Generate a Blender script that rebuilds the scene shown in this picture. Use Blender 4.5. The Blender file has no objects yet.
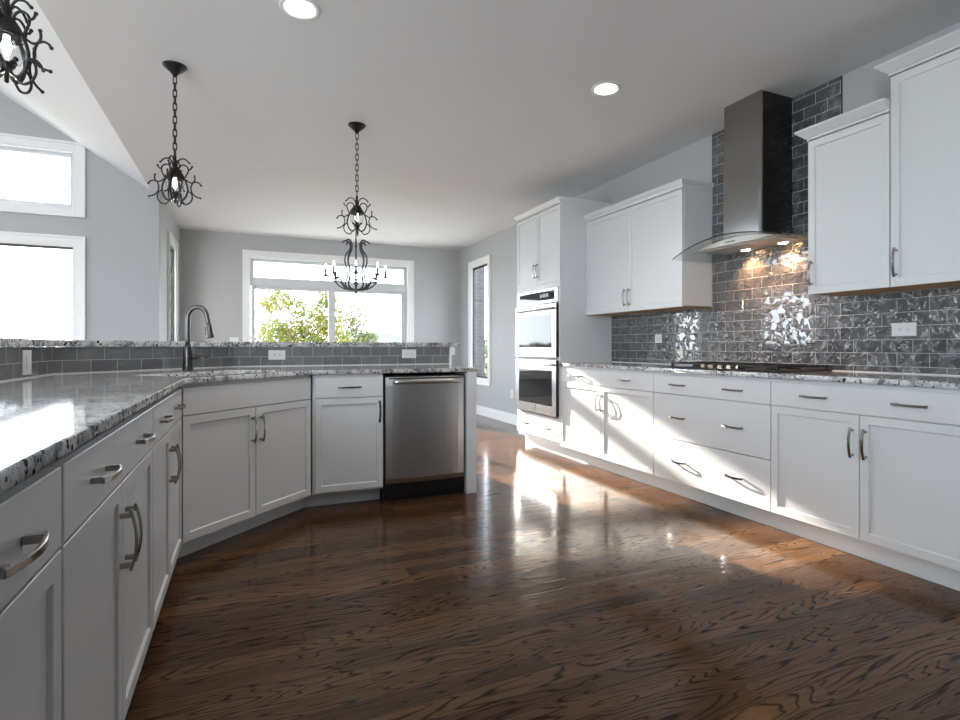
import bpy, bmesh, math, random
from math import sin, cos, pi, radians, sqrt, atan2
from mathutils import Vector, Matrix
random.seed(7)
SC = bpy.context.scene
COL = SC.collection

# ------------------------------------------------------------------ camera, sky, sun, added fill lamps, exposure
FOC, CX, CY, YAW, HC = 547.14, 489.4, 346.97, 23.984, 1.0648
cam = bpy.data.cameras.new('camera'); cam_o = bpy.data.objects.new('camera', cam); COL.objects.link(cam_o)
cam_o.location = (0, 0, HC); cam_o.rotation_euler = (pi/2, 0, -radians(YAW))
cam.sensor_width = 36; cam.sensor_fit = 'HORIZONTAL'; cam.lens = FOC/960*36
cam.shift_x = (480-CX)/960; cam.shift_y = (CY-360)/960
cam.clip_start = 0.02; cam.clip_end = 2000
SC.camera = cam_o
SC.view_settings.view_transform = 'Standard'; SC.view_settings.look = 'None'
SC.view_settings.gamma = 1; SC.view_settings.use_curve_mapping = False
SC.view_settings.exposure = 1.27

W = bpy.data.worlds.new('sky'); SC.world = W; W.use_nodes = True
bg = W.node_tree.nodes['Background']; bg.inputs[0].default_value = (0.83, 0.915, 1.0, 1); bg.inputs[1].default_value = 4.6

def lamp(name, kind, loc, direction, energy, color, **kw):
    d = bpy.data.lights.new(name, kind); d.energy = energy; d.color = color
    for k, v in kw.items(): setattr(d, k, v)
    o = bpy.data.objects.new(name, d); COL.objects.link(o); o.location = loc
    o.rotation_euler = Vector(direction).to_track_quat('-Z', 'Y').to_euler()
    return o
SUN_DIR = (0.19, -1, -0.32)
lamp('sun', 'SUN', (0, 30, 12), SUN_DIR, 19.0, (1.0, 0.90, 0.76), angle=radians(1.3))
# added fill lamps in unseen openings of the family room and the rear wall
for yy in (1.4, 3.2, 5.0): lamp('fill_family_room', 'AREA', (-5.66, yy, 1.45), (1, 0, 0), 7, (0.87, 0.94, 1.0), shape='RECTANGLE', size=.85, size_y=1.9)
lamp('fill_rear', 'AREA', (-3.3, -2.68, 1.5), (0, 1, 0), 120, (0.88, 0.94, 1.0), shape='RECTANGLE', size=3.0, size_y=2.1)

# ------------------------------------------------------------------ materials
def newmat(name):
    m = bpy.data.materials.new(name); m.use_nodes = True
    return m, m.node_tree, m.node_tree.nodes['Principled BSDF']
def simple(name, col, rough=0.5, metal=0.0, spec=0.5, coat=0.0):
    m, nt, b = newmat(name)
    b.inputs['Base Color'].default_value = (*col, 1); b.inputs['Roughness'].default_value = rough
    b.inputs['Metallic'].default_value = metal; b.inputs['Specular IOR Level'].default_value = spec
    b.inputs['Coat Weight'].default_value = coat
    return m
class NB:
    """small helper to chain shader nodes"""
    def __init__(s, nt): s.nt = nt
    def node(s, t, **kw):
        n = s.nt.nodes.new(t)
        for k, v in kw.items(): setattr(n, k, v)
        return n
    def put(s, sock, v):
        if hasattr(v, 'is_linked') or hasattr(v, 'links'): s.nt.links.new(v, sock)
        elif isinstance(v, (tuple, list)): sock.default_value = v if len(v) == len(sock.default_value) else (*v, 1)
        else: sock.default_value = v
    def m(s, op, a, b=None, c=None, clamp=False):
        n = s.node('ShaderNodeMath', operation=op, use_clamp=clamp); s.put(n.inputs[0], a)
        if b is not None: s.put(n.inputs[1], b)
        if c is not None: s.put(n.inputs[2], c)
        return n.outputs[0]
    def vec(s, x, y, z=0.0):
        n = s.node('ShaderNodeCombineXYZ')
        for i, v in enumerate((x, y, z)): s.put(n.inputs[i], v)
        return n.outputs[0]
    def sep(s, v):
        n = s.node('ShaderNodeSeparateXYZ'); s.put(n.inputs[0], v); return n.outputs
    def noise(s, v, scale, detail=2, rough=.5, dist=0.0):
        n = s.node('ShaderNodeTexNoise'); s.put(n.inputs['Vector'], v); n.inputs['Scale'].default_value = scale
        n.inputs['Detail'].default_value = detail; n.inputs['Roughness'].default_value = rough; n.inputs['Distortion'].default_value = dist
        return n.outputs[0]
    def white(s, v):
        n = s.node('ShaderNodeTexWhiteNoise', noise_dimensions='3D'); s.put(n.inputs['Vector'], v); return n.outputs[0]
    def ramp(s, f, stops, interp='LINEAR'):
        n = s.node('ShaderNodeValToRGB'); n.color_ramp.interpolation = interp; s.put(n.inputs[0], f)
        e = n.color_ramp.elements
        while len(e) < len(stops): e.new(0.5)
        for i, (p, c) in enumerate(stops):
            e[i].position = p; e[i].color = (*c, 1) if isinstance(c, tuple) else (c, c, c, 1)
        return n.outputs[0]
    def mix(s, f, a, b, blend='MIX'):
        n = s.node('ShaderNodeMix', data_type='RGBA', blend_type=blend)
        s.put(n.inputs[0], f); s.put(n.inputs[6], a); s.put(n.inputs[7], b); return n.outputs[2]
    def bump(s, hgt, strength=.3, dist=.01, normal=None):
        n = s.node('ShaderNodeBump'); n.inputs['Strength'].default_value = strength; n.inputs['Distance'].default_value = dist
        s.put(n.inputs['Height'], hgt)
        if normal is not None: s.put(n.inputs['Normal'], normal)
        return n.outputs[0]
    def obj(s): return s.node('ShaderNodeTexCoord').outputs['Object']
    def uv(s): return s.node('ShaderNodeTexCoord').outputs['UV']

def mat_floor():
    m, nt, b = newmat('stained_oak_floor'); n = NB(nt)
    x, y, z = n.sep(n.obj())
    PW, PL = 0.083, 1.35
    yr = n.m('DIVIDE', y, PW); row = n.m('FLOOR', yr); fy = n.m('FRACT', yr)
    rr = n.white(n.vec(row, 3.1, 0))
    xl = n.m('DIVIDE', n.m('ADD', x, n.m('MULTIPLY', rr, 5.0)), PL); pid = n.m('FLOOR', xl); fx = n.m('FRACT', xl)
    rp = n.white(n.vec(row, pid, 7.7)); rp2 = n.white(n.vec(row, pid, 2.3))
    # cathedral figure: contour lines of a stretched noise, different on every board
    gv = n.vec(n.m('ADD', n.m('MULTIPLY', x, 1.0), n.m('MULTIPLY', rp, 41.0)), n.m('ADD', n.m('MULTIPLY', y, 8.5), n.m('MULTIPLY', rp2, 23.0)), n.m('MULTIPLY', rp, 17.0))
    fig = n.noise(gv, 1.0, 2.2, .42, .25)
    ring = n.m('ABSOLUTE', n.m('SINE', n.m('MULTIPLY', fig, 66.0)))
    pore = n.noise(n.vec(n.m('MULTIPLY', x, 9.0), n.m('MULTIPLY', y, 210.0), rp), 1.0, 3, .6)
    line = n.ramp(n.m('ADD', ring, n.m('MULTIPLY', n.m('SUBTRACT', pore, .5), .9)), [(0.10, 1.0), (0.55, 0.0)])
    streak = n.ramp(pore, [(0.34, 1.0), (0.5, 0.0)])
    base = n.ramp(rp, [(0.0, (.058, .028, .014)), (0.5, (.092, .046, .022)), (1.0, (.130, .067, .032))])
    col = n.mix(n.m('MULTIPLY', line, .86), base, (.010, .006, .004))
    col = n.mix(n.m('MULTIPLY', streak, .40), col, (.022, .012, .008))
    ey = n.m('MINIMUM', fy, n.m('SUBTRACT', 1.0, fy)); ex = n.m('MINIMUM', fx, n.m('SUBTRACT', 1.0, fx))
    gap = n.m('MINIMUM', n.m('MULTIPLY', ey, PW/.0012), n.m('MULTIPLY', ex, PL/.0012), clamp=True)
    col = n.mix(n.m('SUBTRACT', 1.0, gap, clamp=True), col, (.006, .004, .003))
    n.put(b.inputs['Base Color'], col)
    n.put(b.inputs['Roughness'], n.m('ADD', .12, n.m('MULTIPLY', line, .06)))
    n.put(b.inputs['Specular IOR Level'], n.m('SUBTRACT', .26, n.m('MULTIPLY', line, .18)))
    hgt = n.m('ADD', n.m('MULTIPLY', line, -.25), n.m('ADD', n.m('MULTIPLY', gap, .25), n.m('MULTIPLY', n.noise(n.vec(x, n.m('MULTIPLY', y, 6.0), 0), 3.0, 1), 1.0)))
    n.put(b.inputs['Normal'], n.bump(hgt, .22, .0016))
    return m
def mat_granite():
    m, nt, b = newmat('speckled_granite'); n = NB(nt); o = n.obj()
    big = n.noise(o, 9, 5, .62, .6); med = n.noise(o, 34, 4, .65, .3); fine = n.noise(o, 120, 3, .6)
    col = n.ramp(n.m('ADD', n.m('MULTIPLY', big, .55), n.m('MULTIPLY', med, .45)), [(.36, (.07, .075, .085)), (.44, (.33, .34, .36)), (.52, (.66, .67, .68)), (.66, (.82, .82, .82))])
    v = n.node('ShaderNodeTexVoronoi'); n.put(v.inputs['Vector'], o); v.inputs['Scale'].default_value = 62
    sp = n.m('MULTIPLY', n.ramp(n.m('ADD', v.outputs['Distance'], n.m('MULTIPLY', n.m('SUBTRACT', .5, med), 1.4)), [(.30, 1.0), (.40, 0.0)]), n.ramp(n.noise(o, 22, 3, .7), [(.45, 0.0), (.52, 1.0)]))
    col = n.mix(sp, col, (.018, .018, .022))
    col = n.mix(n.ramp(fine, [(.60, 0.0), (.70, .7)]), col, (.12, .115, .115))
    n.put(b.inputs['Base Color'], col); b.inputs['Roughness'].default_value = .07; b.inputs['Specular IOR Level'].default_value = .6
    return m
def mat_tile(name, wob, c1, c2, tw=.1615, th=.0765, wsc=22, ior=1.85):
    m, nt, b = newmat(name); n = NB(nt); uv = n.uv()
    br = n.node('ShaderNodeTexBrick'); n.put(br.inputs['Vector'], uv)
    br.inputs['Scale'].default_value = 1; br.inputs['Brick Width'].default_value = tw; br.inputs['Row Height'].default_value = th
    br.inputs['Mortar Size'].default_value = .0016; br.inputs['Mortar Smooth'].default_value = .2; br.offset = .5; br.squash = 1
    br.inputs['Color1'].default_value = (*c1, 1); br.inputs['Color2'].default_value = (*c2, 1); br.inputs['Mortar'].default_value = (.50, .51, .52, 1)
    streak = n.noise(uv, 9, 4, .6, 1.2)
    col = n.mix(n.ramp(streak, [(.5, 0.0), (.68, .35)]), br.outputs[0], (.30, .31, .32))
    mort = br.outputs['Fac']
    col = n.mix(mort, col, (.50, .51, .52))
    n.put(b.inputs['Base Color'], col)
    n.put(b.inputs['Roughness'], n.m('ADD', .045, n.m('MULTIPLY', mort, .6)))
    b.inputs['Specular IOR Level'].default_value = .5; b.inputs['IOR'].default_value = ior
    wav = n.ramp(n.noise(uv, wsc, 2, .5, .6), [(.46, 0.0), (.60, .35), (.80, 1.0)], 'EASE')
    nrm = n.bump(wav, 1.0, wob)
    n.put(b.inputs['Normal'], n.bump(n.m('SUBTRACT', 1.0, mort), .8, .0015, nrm))
    return m
def mat_brushed(name, col, rough, horiz=True):
    m, nt, b = newmat(name); n = NB(nt); x, y, z = n.sep(n.obj())
    v = n.vec(n.m('MULTIPLY', x, 3 if horiz else 300), n.m('MULTIPLY', y, 3 if horiz else 300), n.m('MULTIPLY', z, 300 if horiz else 3))
    g = n.noise(v, 1, 2, .6)
    n.put(b.inputs['Roughness'], n.m('ADD', rough-.02, n.m('MULTIPLY', g, .04)))
    n.put(b.inputs['Base Color'], n.mix(g, tuple(c*.97 for c in col), tuple(min(1, c*1.02) for c in col)))
    b.inputs['Metallic'].default_value = 1
    return m
def mat_paint(name, col, rough=.6, bump=.02, scale=180):
    m, nt, b = newmat(name); n = NB(nt); o = n.obj()
    b.inputs['Base Color'].default_value = (*col, 1); b.inputs['Roughness'].default_value = rough; b.inputs['Specular IOR Level'].default_value = .35
    n.put(b.inputs['Normal'], n.bump(n.noise(o, scale, 2), bump, .002))
    return m
def mat_glass(name, tint=(1, 1, 1), ior=1.45, rough=0.0):
    m = bpy.data.materials.new(name); m.use_nodes = True; nt = m.node_tree
    for q in list(nt.nodes): nt.nodes.remove(q)
    n = NB(nt); out = n.node('ShaderNodeOutputMaterial'); t = n.node('ShaderNodeBsdfTransparent'); t.inputs[0].default_value = (*tint, 1)
    g = n.node('ShaderNodeBsdfGlossy'); g.inputs['Roughness'].default_value = rough
    lw = n.node('ShaderNodeLayerWeight'); lw.inputs[0].default_value = .5; fv = n.m('ADD', .045, n.m('MULTIPLY', .9, n.m('POWER', lw.outputs['Facing'], 5.0)))
    mx = n.node('ShaderNodeMixShader'); nt.links.new(fv, mx.inputs[0]); nt.links.new(t.outputs[0], mx.inputs[1]); nt.links.new(g.outputs[0], mx.inputs[2])
    nt.links.new(mx.outputs[0], out.inputs[0]); return m
def mat_leaf(name, c1, c2):
    m = bpy.data.materials.new(name); m.use_nodes = True; nt = m.node_tree
    for q in list(nt.nodes): nt.nodes.remove(q)
    n = NB(nt); out = n.node('ShaderNodeOutputMaterial'); d = n.node('ShaderNodeBsdfDiffuse'); t = n.node('ShaderNodeBsdfTranslucent')
    col = n.mix(n.ramp(n.noise(n.obj(), 1.8, 3, .7), [(.4, 0.0), (.6, 1.0)]), c1, c2)
    n.put(d.inputs[0], col); n.put(t.inputs[0], col)
    mx = n.node('ShaderNodeMixShader'); mx.inputs[0].default_value = .18
    nt.links.new(d.outputs[0], mx.inputs[1]); nt.links.new(t.outputs[0], mx.inputs[2]); nt.links.new(mx.outputs[0], out.inputs[0]); return m
def mat_emit(name, col, s):
    m, nt, b = newmat(name); b.inputs['Base Color'].default_value = (*col, 1)
    b.inputs['Emission Color'].default_value = (*col, 1); b.inputs['Emission Strength'].default_value = s; return m
def mat_brick():
    m, nt, b = newmat('grey_brick'); n = NB(nt); x, y, z = n.sep(n.obj())
    br = n.node('ShaderNodeTexBrick'); n.put(br.inputs['Vector'], n.vec(n.m('ADD', x, y), z, 0)); br.inputs['Scale'].default_value = 1
    br.inputs['Brick Width'].default_value = .21; br.inputs['Row Height'].default_value = .075; br.inputs['Mortar Size'].default_value = .006
    br.inputs['Color1'].default_value = (.030, .031, .036, 1); br.inputs['Color2'].default_value = (.05, .05, .055, 1); br.inputs['Mortar'].default_value = (.10, .10, .10, 1)
    n.put(b.inputs['Base Color'], br.outputs[0]); b.inputs['Roughness'].default_value = .9
    n.put(b.inputs['Normal'], n.bump(n.m('SUBTRACT', 1.0, br.outputs['Fac']), .6, .01)); return m
def mat_lawn():
    m, nt, b = newmat('lawn_grass'); n = NB(nt); o = n.obj()
    n.put(b.inputs['Base Color'], n.ramp(n.noise(o, .6, 6, .7), [(.3, (.24, .25, .22)), (.7, (.34, .34, .31))])); b.inputs['Roughness'].default_value = .95; return m

M = dict(
    floor=mat_floor(), granite=mat_granite(),
    tile=mat_tile('glossy_grey_subway_tile', .0066, (.060, .063, .068), (.098, .102, .108)),
    bar_tile=mat_tile('grey_bar_subway_tile', .0012, (.128, .134, .142), (.178, .185, .192), .1545, .0755, 14, 1.33),
    wall=mat_paint('grey_wall_paint', (.425, .435, .45)), ceiling=mat_paint('white_ceiling_paint', (.77, .78, .80), .8),
    cab=mat_paint('white_cabinet_paint', (.665, .682, .70), .32, .004, 60), trim=mat_paint('white_trim_paint', (.80, .81, .82), .35, .003, 60),
    maple=simple('natural_maple_underside', (.52, .30, .12), .5),
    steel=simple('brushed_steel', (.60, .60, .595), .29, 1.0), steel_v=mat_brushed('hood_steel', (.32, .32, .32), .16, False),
    oven_steel=mat_brushed('oven_steel', (.62, .62, .625), .24),
    nickel=simple('satin_nickel', (.34, .33, .32), .22, 1.0), faucet=simple('slate_nickel', (.085, .082, .08), .28, 1.0),
    chrome=simple('bright_chrome', (.85, .85, .86), .08, 1.0),
    black=simple('black_plastic', (.008, .008, .009), .3), iron_hazed=simple('glare_hazed_iron', (.06, .065, .085), .45, .3), iron=simple('black_wrought_iron', (.008, .008, .009), .42, .0, .4),  # chandelier iron is lightened: window glare haze put into its colour
    cast=simple('black_cast_iron', (.012, .012, .013), .5), knob=simple('bronze_steel_knob', (.62, .52, .42), .2, 1.0),
    oven_glass=simple('dark_oven_glass', (.012, .012, .013), .03, .0, .55),
    hood_side=simple('dark_reflection_gloss', (.012, .012, .012), .12),
    glass=mat_glass('window_glass'), hood_glass=mat_glass('hood_glass', (.94, .96, .96), 1.5), globe=mat_glass('clear_globe_glass', (.93, .94, .96), 1.5),
    satin=simple('satin_steel', (.62, .62, .61), .48, .85), glass_edge=simple('hood_glass_edge', (.012, .02, .02), .45, 0, .2),
    plate=simple('white_outlet_plate', (.72, .73, .74), .35), slot=simple('dark_slot', (.02, .02, .02), .5),
    bulb=mat_emit('glowing_bulb', (1.0, .93, .86), 5.0), can=mat_emit('glowing_can_lens', (1.0, .96, .92), 14.0), halo=mat_emit('glowing_hood_lamp', (1.0, .66, .34), 10.0),
    dark_frame=simple('dark_bronze_frame', (.03, .03, .035), .4), vinyl=mat_paint('white_vinyl_sash', (.62, .65, .68), .4, .003, 60),
    leaf_y=mat_leaf('yellow_green_leaves', (.19, .17, .035), (.11, .135, .045)), leaf_g=mat_leaf('green_leaves', (.09, .12, .06), (.14, .15, .06)), leaf_d=mat_leaf('dark_leaves', (.035, .045, .035), (.05, .055, .04)),
    bark=simple('grey_bark', (.13, .11, .09), .9), roof=simple('grey_shingles', (.07, .075, .085), .9), siding=simple('pale_siding', (.14, .14, .14), .8),
    brick=mat_brick(), lawn=mat_lawn(), screen=simple('display_glass', (.02, .02, .022), .06),
)

# ------------------------------------------------------------------ mesh helpers
class MB:
    def __init__(s): s.bm = bmesh.new()
    def box(s, x0, x1, y0, y1, z0, z1):
        v = [s.bm.verts.new((x, y, z)) for z in (z0, z1) for y in (y0, y1) for x in (x0, x1)]
        for f in ((0, 2, 3, 1), (4, 5, 7, 6), (0, 1, 5, 4), (2, 6, 7, 3), (0, 4, 6, 2), (1, 3, 7, 5)):
            s.bm.faces.new([v[i] for i in f])
        return s
    def loft(s, loops, cap=True, closed=True):
        """loops: lists of equal length of points"""
        L = [[s.bm.verts.new(p) for p in lp] for lp in loops]
        n = len(L[0])
        for a, b in zip(L, L[1:]):
            for i in range(n if closed else n-1):
                j = (i+1) % n; s.bm.faces.new((a[i], a[j], b[j], b[i]))
        if cap: s.bm.faces.new(list(reversed(L[0]))); s.bm.faces.new(L[-1])
        return s
    def lathe(s, prof, n=24, c=(0, 0), close=False):
        rings = []
        for r, z in prof:
            if r < 1e-6: rings.append([s.bm.verts.new((c[0], c[1], z))])
            else: rings.append([s.bm.verts.new((c[0]+r*cos(2*pi*k/n), c[1]+r*sin(2*pi*k/n), z)) for k in range(n)])
        for a, b in zip(rings, rings[1:]):
            for k in range(n):
                j = (k+1) % n
                if len(a) == 1 and len(b) == 1: continue
                if len(a) == 1: s.bm.faces.new((a[0], b[j], b[k]))
                elif len(b) == 1: s.bm.faces.new((a[k], a[j], b[0]))
                else: s.bm.faces.new((a[k], a[j], b[j], b[k]))
        return s
    def tube(s, pts, r, n=8, cap=True):
        pts = [Vector(p) for p in pts]; rad = r if isinstance(r, (list, tuple)) else [r]*len(pts)
        loops = []; up = None
        for i, p in enumerate(pts):
            t = (pts[min(i+1, len(pts)-1)]-pts[max(i-1, 0)]).normalized()
            if up is None:
                up = Vector((0, 0, 1)) if abs(t.z) < .9 else Vector((1, 0, 0))
            a = t.cross(up)
            if a.length < 1e-4: a = t.orthogonal()
            a.normalize(); b = a.cross(t).normalized(); up = b
            loops.append([p+(a*cos(2*pi*k/n)+b*sin(2*pi*k/n))*rad[i] for k in range(n)])
        return s.loft(loops, cap)
    def ball(s, c, r, n=8):
        prof = [(r*sin(pi*k/n), c[2]-r*cos(pi*k/n)) for k in range(n+1)]
        prof[0] = (0, prof[0][1]); prof[-1] = (0, prof[-1][1])
        return s.lathe(prof, n*2, (c[0], c[1]))
    def xf(s, mat):
        bmesh.ops.transform(s.bm, matrix=mat, verts=s.bm.verts); return s
    def build(s, name, mat, parent=None, bevel=0, smooth=False, seg=2, loc=None):
        bmesh.ops.recalc_face_normals(s.bm, faces=s.bm.faces)
        me = bpy.data.meshes.new(name); s.bm.to_mesh(me); s.bm.free()
        return link(name, me, mat, parent, bevel, smooth, seg, loc)
def link(name, me, mat, parent=None, bevel=0, smooth=False, seg=2, loc=None):
    o = bpy.data.objects.new(name, me); COL.objects.link(o)
    if mat is not None: me.materials.append(mat)
    if parent is not None: o.parent = parent
    if loc: o.location = loc
    if smooth:
        for p in me.polygons: p.use_smooth = True
    if bevel:
        md = o.modifiers.new('bevel', 'BEVEL'); md.width = bevel; md.segments = seg; md.limit_method = 'ANGLE'; md.angle_limit = radians(40)
    return o
def smooth_curve(ctrl, per=6):
    """Catmull-Rom through control points"""
    P = [Vector(p) for p in ctrl]; P = [P[0]*2-P[1]]+P+[P[-1]*2-P[-2]]; out = []
    for i in range(1, len(P)-2):
        for k in range(per):
            t = k/per; a, b, c, d = P[i-1], P[i], P[i+1], P[i+2]
            out.append(.5*((2*b)+(c-a)*t+(2*a-5*b+4*c-d)*t*t+(3*b-a-3*c+d)*t**3))
    out.append(P[-2]); return out
def poly_slab(outer, holes, z0, z1, bevel=0):
    """flat polygon with holes, extruded z0..z1 (built by a filled 2D curve)"""
    cu = bpy.data.curves.new('slab', 'CURVE'); cu.dimensions = '2D'; cu.fill_mode = 'BOTH'
    for pts in [outer]+holes:
        sp = cu.splines.new('POLY'); sp.points.add(len(pts)-1); sp.use_cyclic_u = True
        for p, q in zip(sp.points, pts): p.co = (q[0], q[1], 0, 1)
    cu.extrude = (z1-z0)/2-bevel; cu.bevel_depth = bevel; cu.bevel_resolution = 2; cu.offset = -bevel
    o = bpy.data.objects.new('slab', cu); COL.objects.link(o); bpy.context.view_layer.update()
    me = bpy.data.meshes.new_from_object(o.evaluated_get(bpy.context.evaluated_depsgraph_get()))
    bpy.data.objects.remove(o); bpy.data.curves.remove(cu)
    me.materials.clear()
    me.transform(Matrix.Translation((0, 0, (z0+z1)/2)))
    return me
def thing(name, label, cat, loc=(0, 0, 0), rz=0, group=None):
    o = bpy.data.objects.new(name, None); COL.objects.link(o); o.location = loc; o.rotation_euler = (0, 0, rz); o.empty_display_size = .1
    return tag(o, label, cat, group)
def tag(o, label, cat, group=None, kind=None):
    o['label'] = label; o['category'] = cat
    if group: o['group'] = group
    if kind: o['kind'] = kind
    return o
def struct(o, label=None, cat=None):
    o['kind'] = 'structure'
    if label: o['label'] = label
    if cat: o['category'] = cat
    return o
def copy_tree(o, parent=None):
    c = o.copy(); COL.objects.link(c)
    if parent is not None: c.parent = parent
    for ch in list(o.children): copy_tree(ch, c)
    return c
def frame_boxes(mb, x0, x1, z0, z1, w, y0, y1):
    mb.box(x0, x0+w, y0, y1, z0, z1).box(x1-w, x1, y0, y1, z0, z1).box(x0+w, x1-w, y0, y1, z1-w, z1).box(x0+w, x1-w, y0, y1, z0, z0+w)
    return mb
def uv_quad_strip(name, pts, z0, z1, mat, parent=None, u0=0, v0=0):
    """vertical skin along a polyline, uv in metres"""
    me = bpy.data.meshes.new(name); verts = []; faces = []; us = [u0]
    for a, b in zip(pts, pts[1:]): us.append(us[-1]+math.dist(a, b))
    for p in pts: verts += [(p[0], p[1], z0), (p[0], p[1], z1)]
    for i in range(len(pts)-1): faces.append((2*i, 2*i+2, 2*i+3, 2*i+1))
    me.from_pydata(verts, [], faces); uvl = me.uv_layers.new(name='uv')
    for p in me.polygons:
        for li in p.loop_indices:
            vi = me.loops[li].vertex_index; uvl.data[li].uv = (us[vi//2], (z0 if vi % 2 == 0 else z1)-v0)
    return link(name, me, mat, parent)

# ------------------------------------------------------------------ dimensions
XL, YS, YD, XR = -0.282, 3.019, 3.693, 2.7655
XS = XL+(YD-YS)
XW, XU = 3.370, 3.055
ZC, ZK = 2.744, .914
YB, XN, YG = 8.90, -0.858, 6.847
XE = -0.93                       # where the flat ceiling ends and the vault begins
SLOPE = .638; XRIDGE = -3.3; XFAR = -5.6; YREAR = -2.6
ZR = ZC+SLOPE*(XE-XRIDGE); ZFAR = ZR-SLOPE*(XRIDGE-XFAR)
T = .15

# ------------------------------------------------------------------ room shell
struct(MB().box(XFAR-T, XW+T, YREAR-T, YB+T, -.55, 0).build('floor', M['floor']))
mb = MB()
mb.box(XE, XW+T, YREAR-T, YB+T, ZC, ZC+.12)
def ridge(xa, za, xb, zb): mb.loft([[(xa, y, za), (xb, y, zb), (xb, y, zb+.14), (xa, y, za+.14)] for y in (YREAR-T, YG+T)])
ridge(XRIDGE, ZR, XE, ZC); ridge(XFAR-T, ZFAR-T*SLOPE, XRIDGE, ZR)
struct(mb.build('ceiling', M['ceiling']))

def wall(name, outer, holes, matrix, mat=None, t=T):
    me = poly_slab(outer, holes, 0, t); o = link(name, me, mat or M['wall']); me.transform(matrix)
    return struct(o)
RECT = lambda a, b, c, d: [(a, c), (b, c), (b, d), (a, d)]
MX = lambda X: Matrix(((0, 0, 1, X), (1, 0, 0, 0), (0, 1, 0, 0), (0, 0, 0, 1)))   # (a,z) -> wall in plane x=X, thickness to +x
MY = lambda Y: Matrix(((1, 0, 0, 0), (0, 0, 1, Y), (0, 1, 0, 0), (0, 0, 0, 1)))   # (a,z) -> wall in plane y=Y, thickness to +y
WIN_B = (.045, 2.475, .565, 2.415)
WIN_R = (7.60, 8.275, .565, 2.36)
WIN_N = (7.60, 8.275, .565, 2.36)
GU = (-3.05, -1.60, 2.482, 3.065); GL = (-3.05, -1.60, .565, 2.105)
wall('wall_back', RECT(XN-T, XW+T, 0, ZC), [RECT(*WIN_B)], MY(YB))
wall('wall_right', RECT(YREAR-T, YB, 0, ZC), [RECT(*WIN_R)], MX(XW), t=.06)
wall('wall_nook', RECT(YG+T, YB, 0, ZC), [RECT(*WIN_N)], MX(XN-.06), t=.06)
GT = lambda x: ZC if x > XE else (ZC+SLOPE*(XE-x) if x > XRIDGE else ZR-SLOPE*(XRIDGE-x))
gable = [(XFAR-T, 0), (XN, 0), (XN, ZC), (XE, ZC), (XRIDGE, ZR), (XFAR-T, GT(XFAR-T))]
wall('wall_left', gable, [RECT(*GU), RECT(*GL)], MY(YG))
wall('wall_far_left', RECT(YREAR-T, YG, 0, ZFAR-.05), [RECT(yy-.43, yy+.43, .49, 2.41) for yy in (1.4, 3.2, 5.0)], MX(XFAR-T))
wall('wall_front', [(XFAR, 0), (XW, 0), (XW, ZC), (XE, ZC), (XRIDGE, ZR), (XFAR, GT(XFAR))], [RECT(-4.81, -1.79, .44, 2.56)], MY(YREAR-T))

def baseboard(name, pts):
    loops = []
    for (p, nrm) in pts:
        n = Vector((*nrm, 0)); P = Vector((*p, 0))
        loops.append([P+n*.001, P+n*.016, P+n*.016+Vector((0, 0, .10)), P+n*.008+Vector((0, 0, .14)), P+n*.001+Vector((0, 0, .14))])
    struct(MB().loft(loops).build(name, M['trim']))
baseboard('baseboard_right', [((XW, 5.48), (-1, 0)), ((XW, YB), (-1, 0))])
baseboard('baseboard_back', [((XN, YB), (0, -1)), ((XW-.02, YB), (0, -1))])
baseboard('baseboard_nook', [((XN, YG), (1, 0)), ((XN, YB-.02), (1, 0))])
baseboard('baseboard_left', [((XFAR, YG), (0, -1)), ((XN, YG), (0, -1))])

# ------------------------------------------------------------------ windows
def window(num, loc, rz, W, z0, z1, lights, sash=.05, sashmat='vinyl', label=None, T=T, ys=.055):
    """local x across, y outwards; opening 0..W, z0..z1; lights = list of (x0,x1,z0,z1) glazed rectangles (relative)"""
    r = bpy.data.objects.new('window_%d' % num, None); COL.objects.link(r); r.location = loc; r.rotation_euler = (0, 0, rz)
    struct(r, label, 'window')
    c = .088
    mb = frame_boxes(MB(), -c, W+c, z0-c, z1+c, c, -.018, -.001)
    frame_boxes(mb, -c-.004, W+c+.004, z0-c-.004, z1+c+.004, .024, -.032, -.0015)
    mb.build('casing', M['trim'], r, .003)
    frame_boxes(MB(), .0005, W-.0005, z0+.0005, z1-.0005, .014, -.016, T-.01).build('jamb', M['trim'], r, .002)
    for (a, b, cc, d) in lights:
        f = frame_boxes(MB(), a, b, cc, d, sash, ys, ys+.035)
        fo = f.build('sash', M[sashmat], r, .004)
        if sashmat == 'vinyl': frame_boxes(MB(), a+sash-.006, b-sash+.006, cc+sash-.006, d-sash+.006, .008, ys-.005, ys+.005).build('glazing_bead', M['vinyl'], fo)
        MB().box(a+sash-.004, b-sash+.004, ys+.018, ys+.022, cc+sash-.004, d-sash+.004).build('glass_pane', M['glass'], fo)
    return r
x0, x1, z0, z1 = WIN_B; Wd = x1-x0
w = window(1, (x0, YB, 0), 0, Wd, z0, z1, [(.015, Wd-.015, 2.065, z1-.014), (.03, 1.20, z0+.014, 1.985), (1.20, Wd-.06, z0+.014, 1.985)], .048)
MB().box(.015, Wd-.015, .035, .12, 1.985, 2.065).build('transom_bar', M['vinyl'], w, .004)
MB().box(Wd-.06, Wd-.0145, .04, .12, z0+.0145, 1.985).build('side_jamb', M['vinyl'], w, .004)
x0, x1, z0, z1 = GU; Wd = x1-x0
window(2, (x0, YG, 0), 0, Wd, z0, z1, [(.014, Wd-.014, z0+.014, z1-.014)], .035)
x0, x1, z0, z1 = GL; Wd = x1-x0
window(3, (x0, YG, 0), 0, Wd, z0, z1, [(.014, Wd-.014, z0+.014, z1-.014)], .022, 'dark_frame')
y0, y1, z0, z1 = WIN_R; Wd = y1-y0
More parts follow.
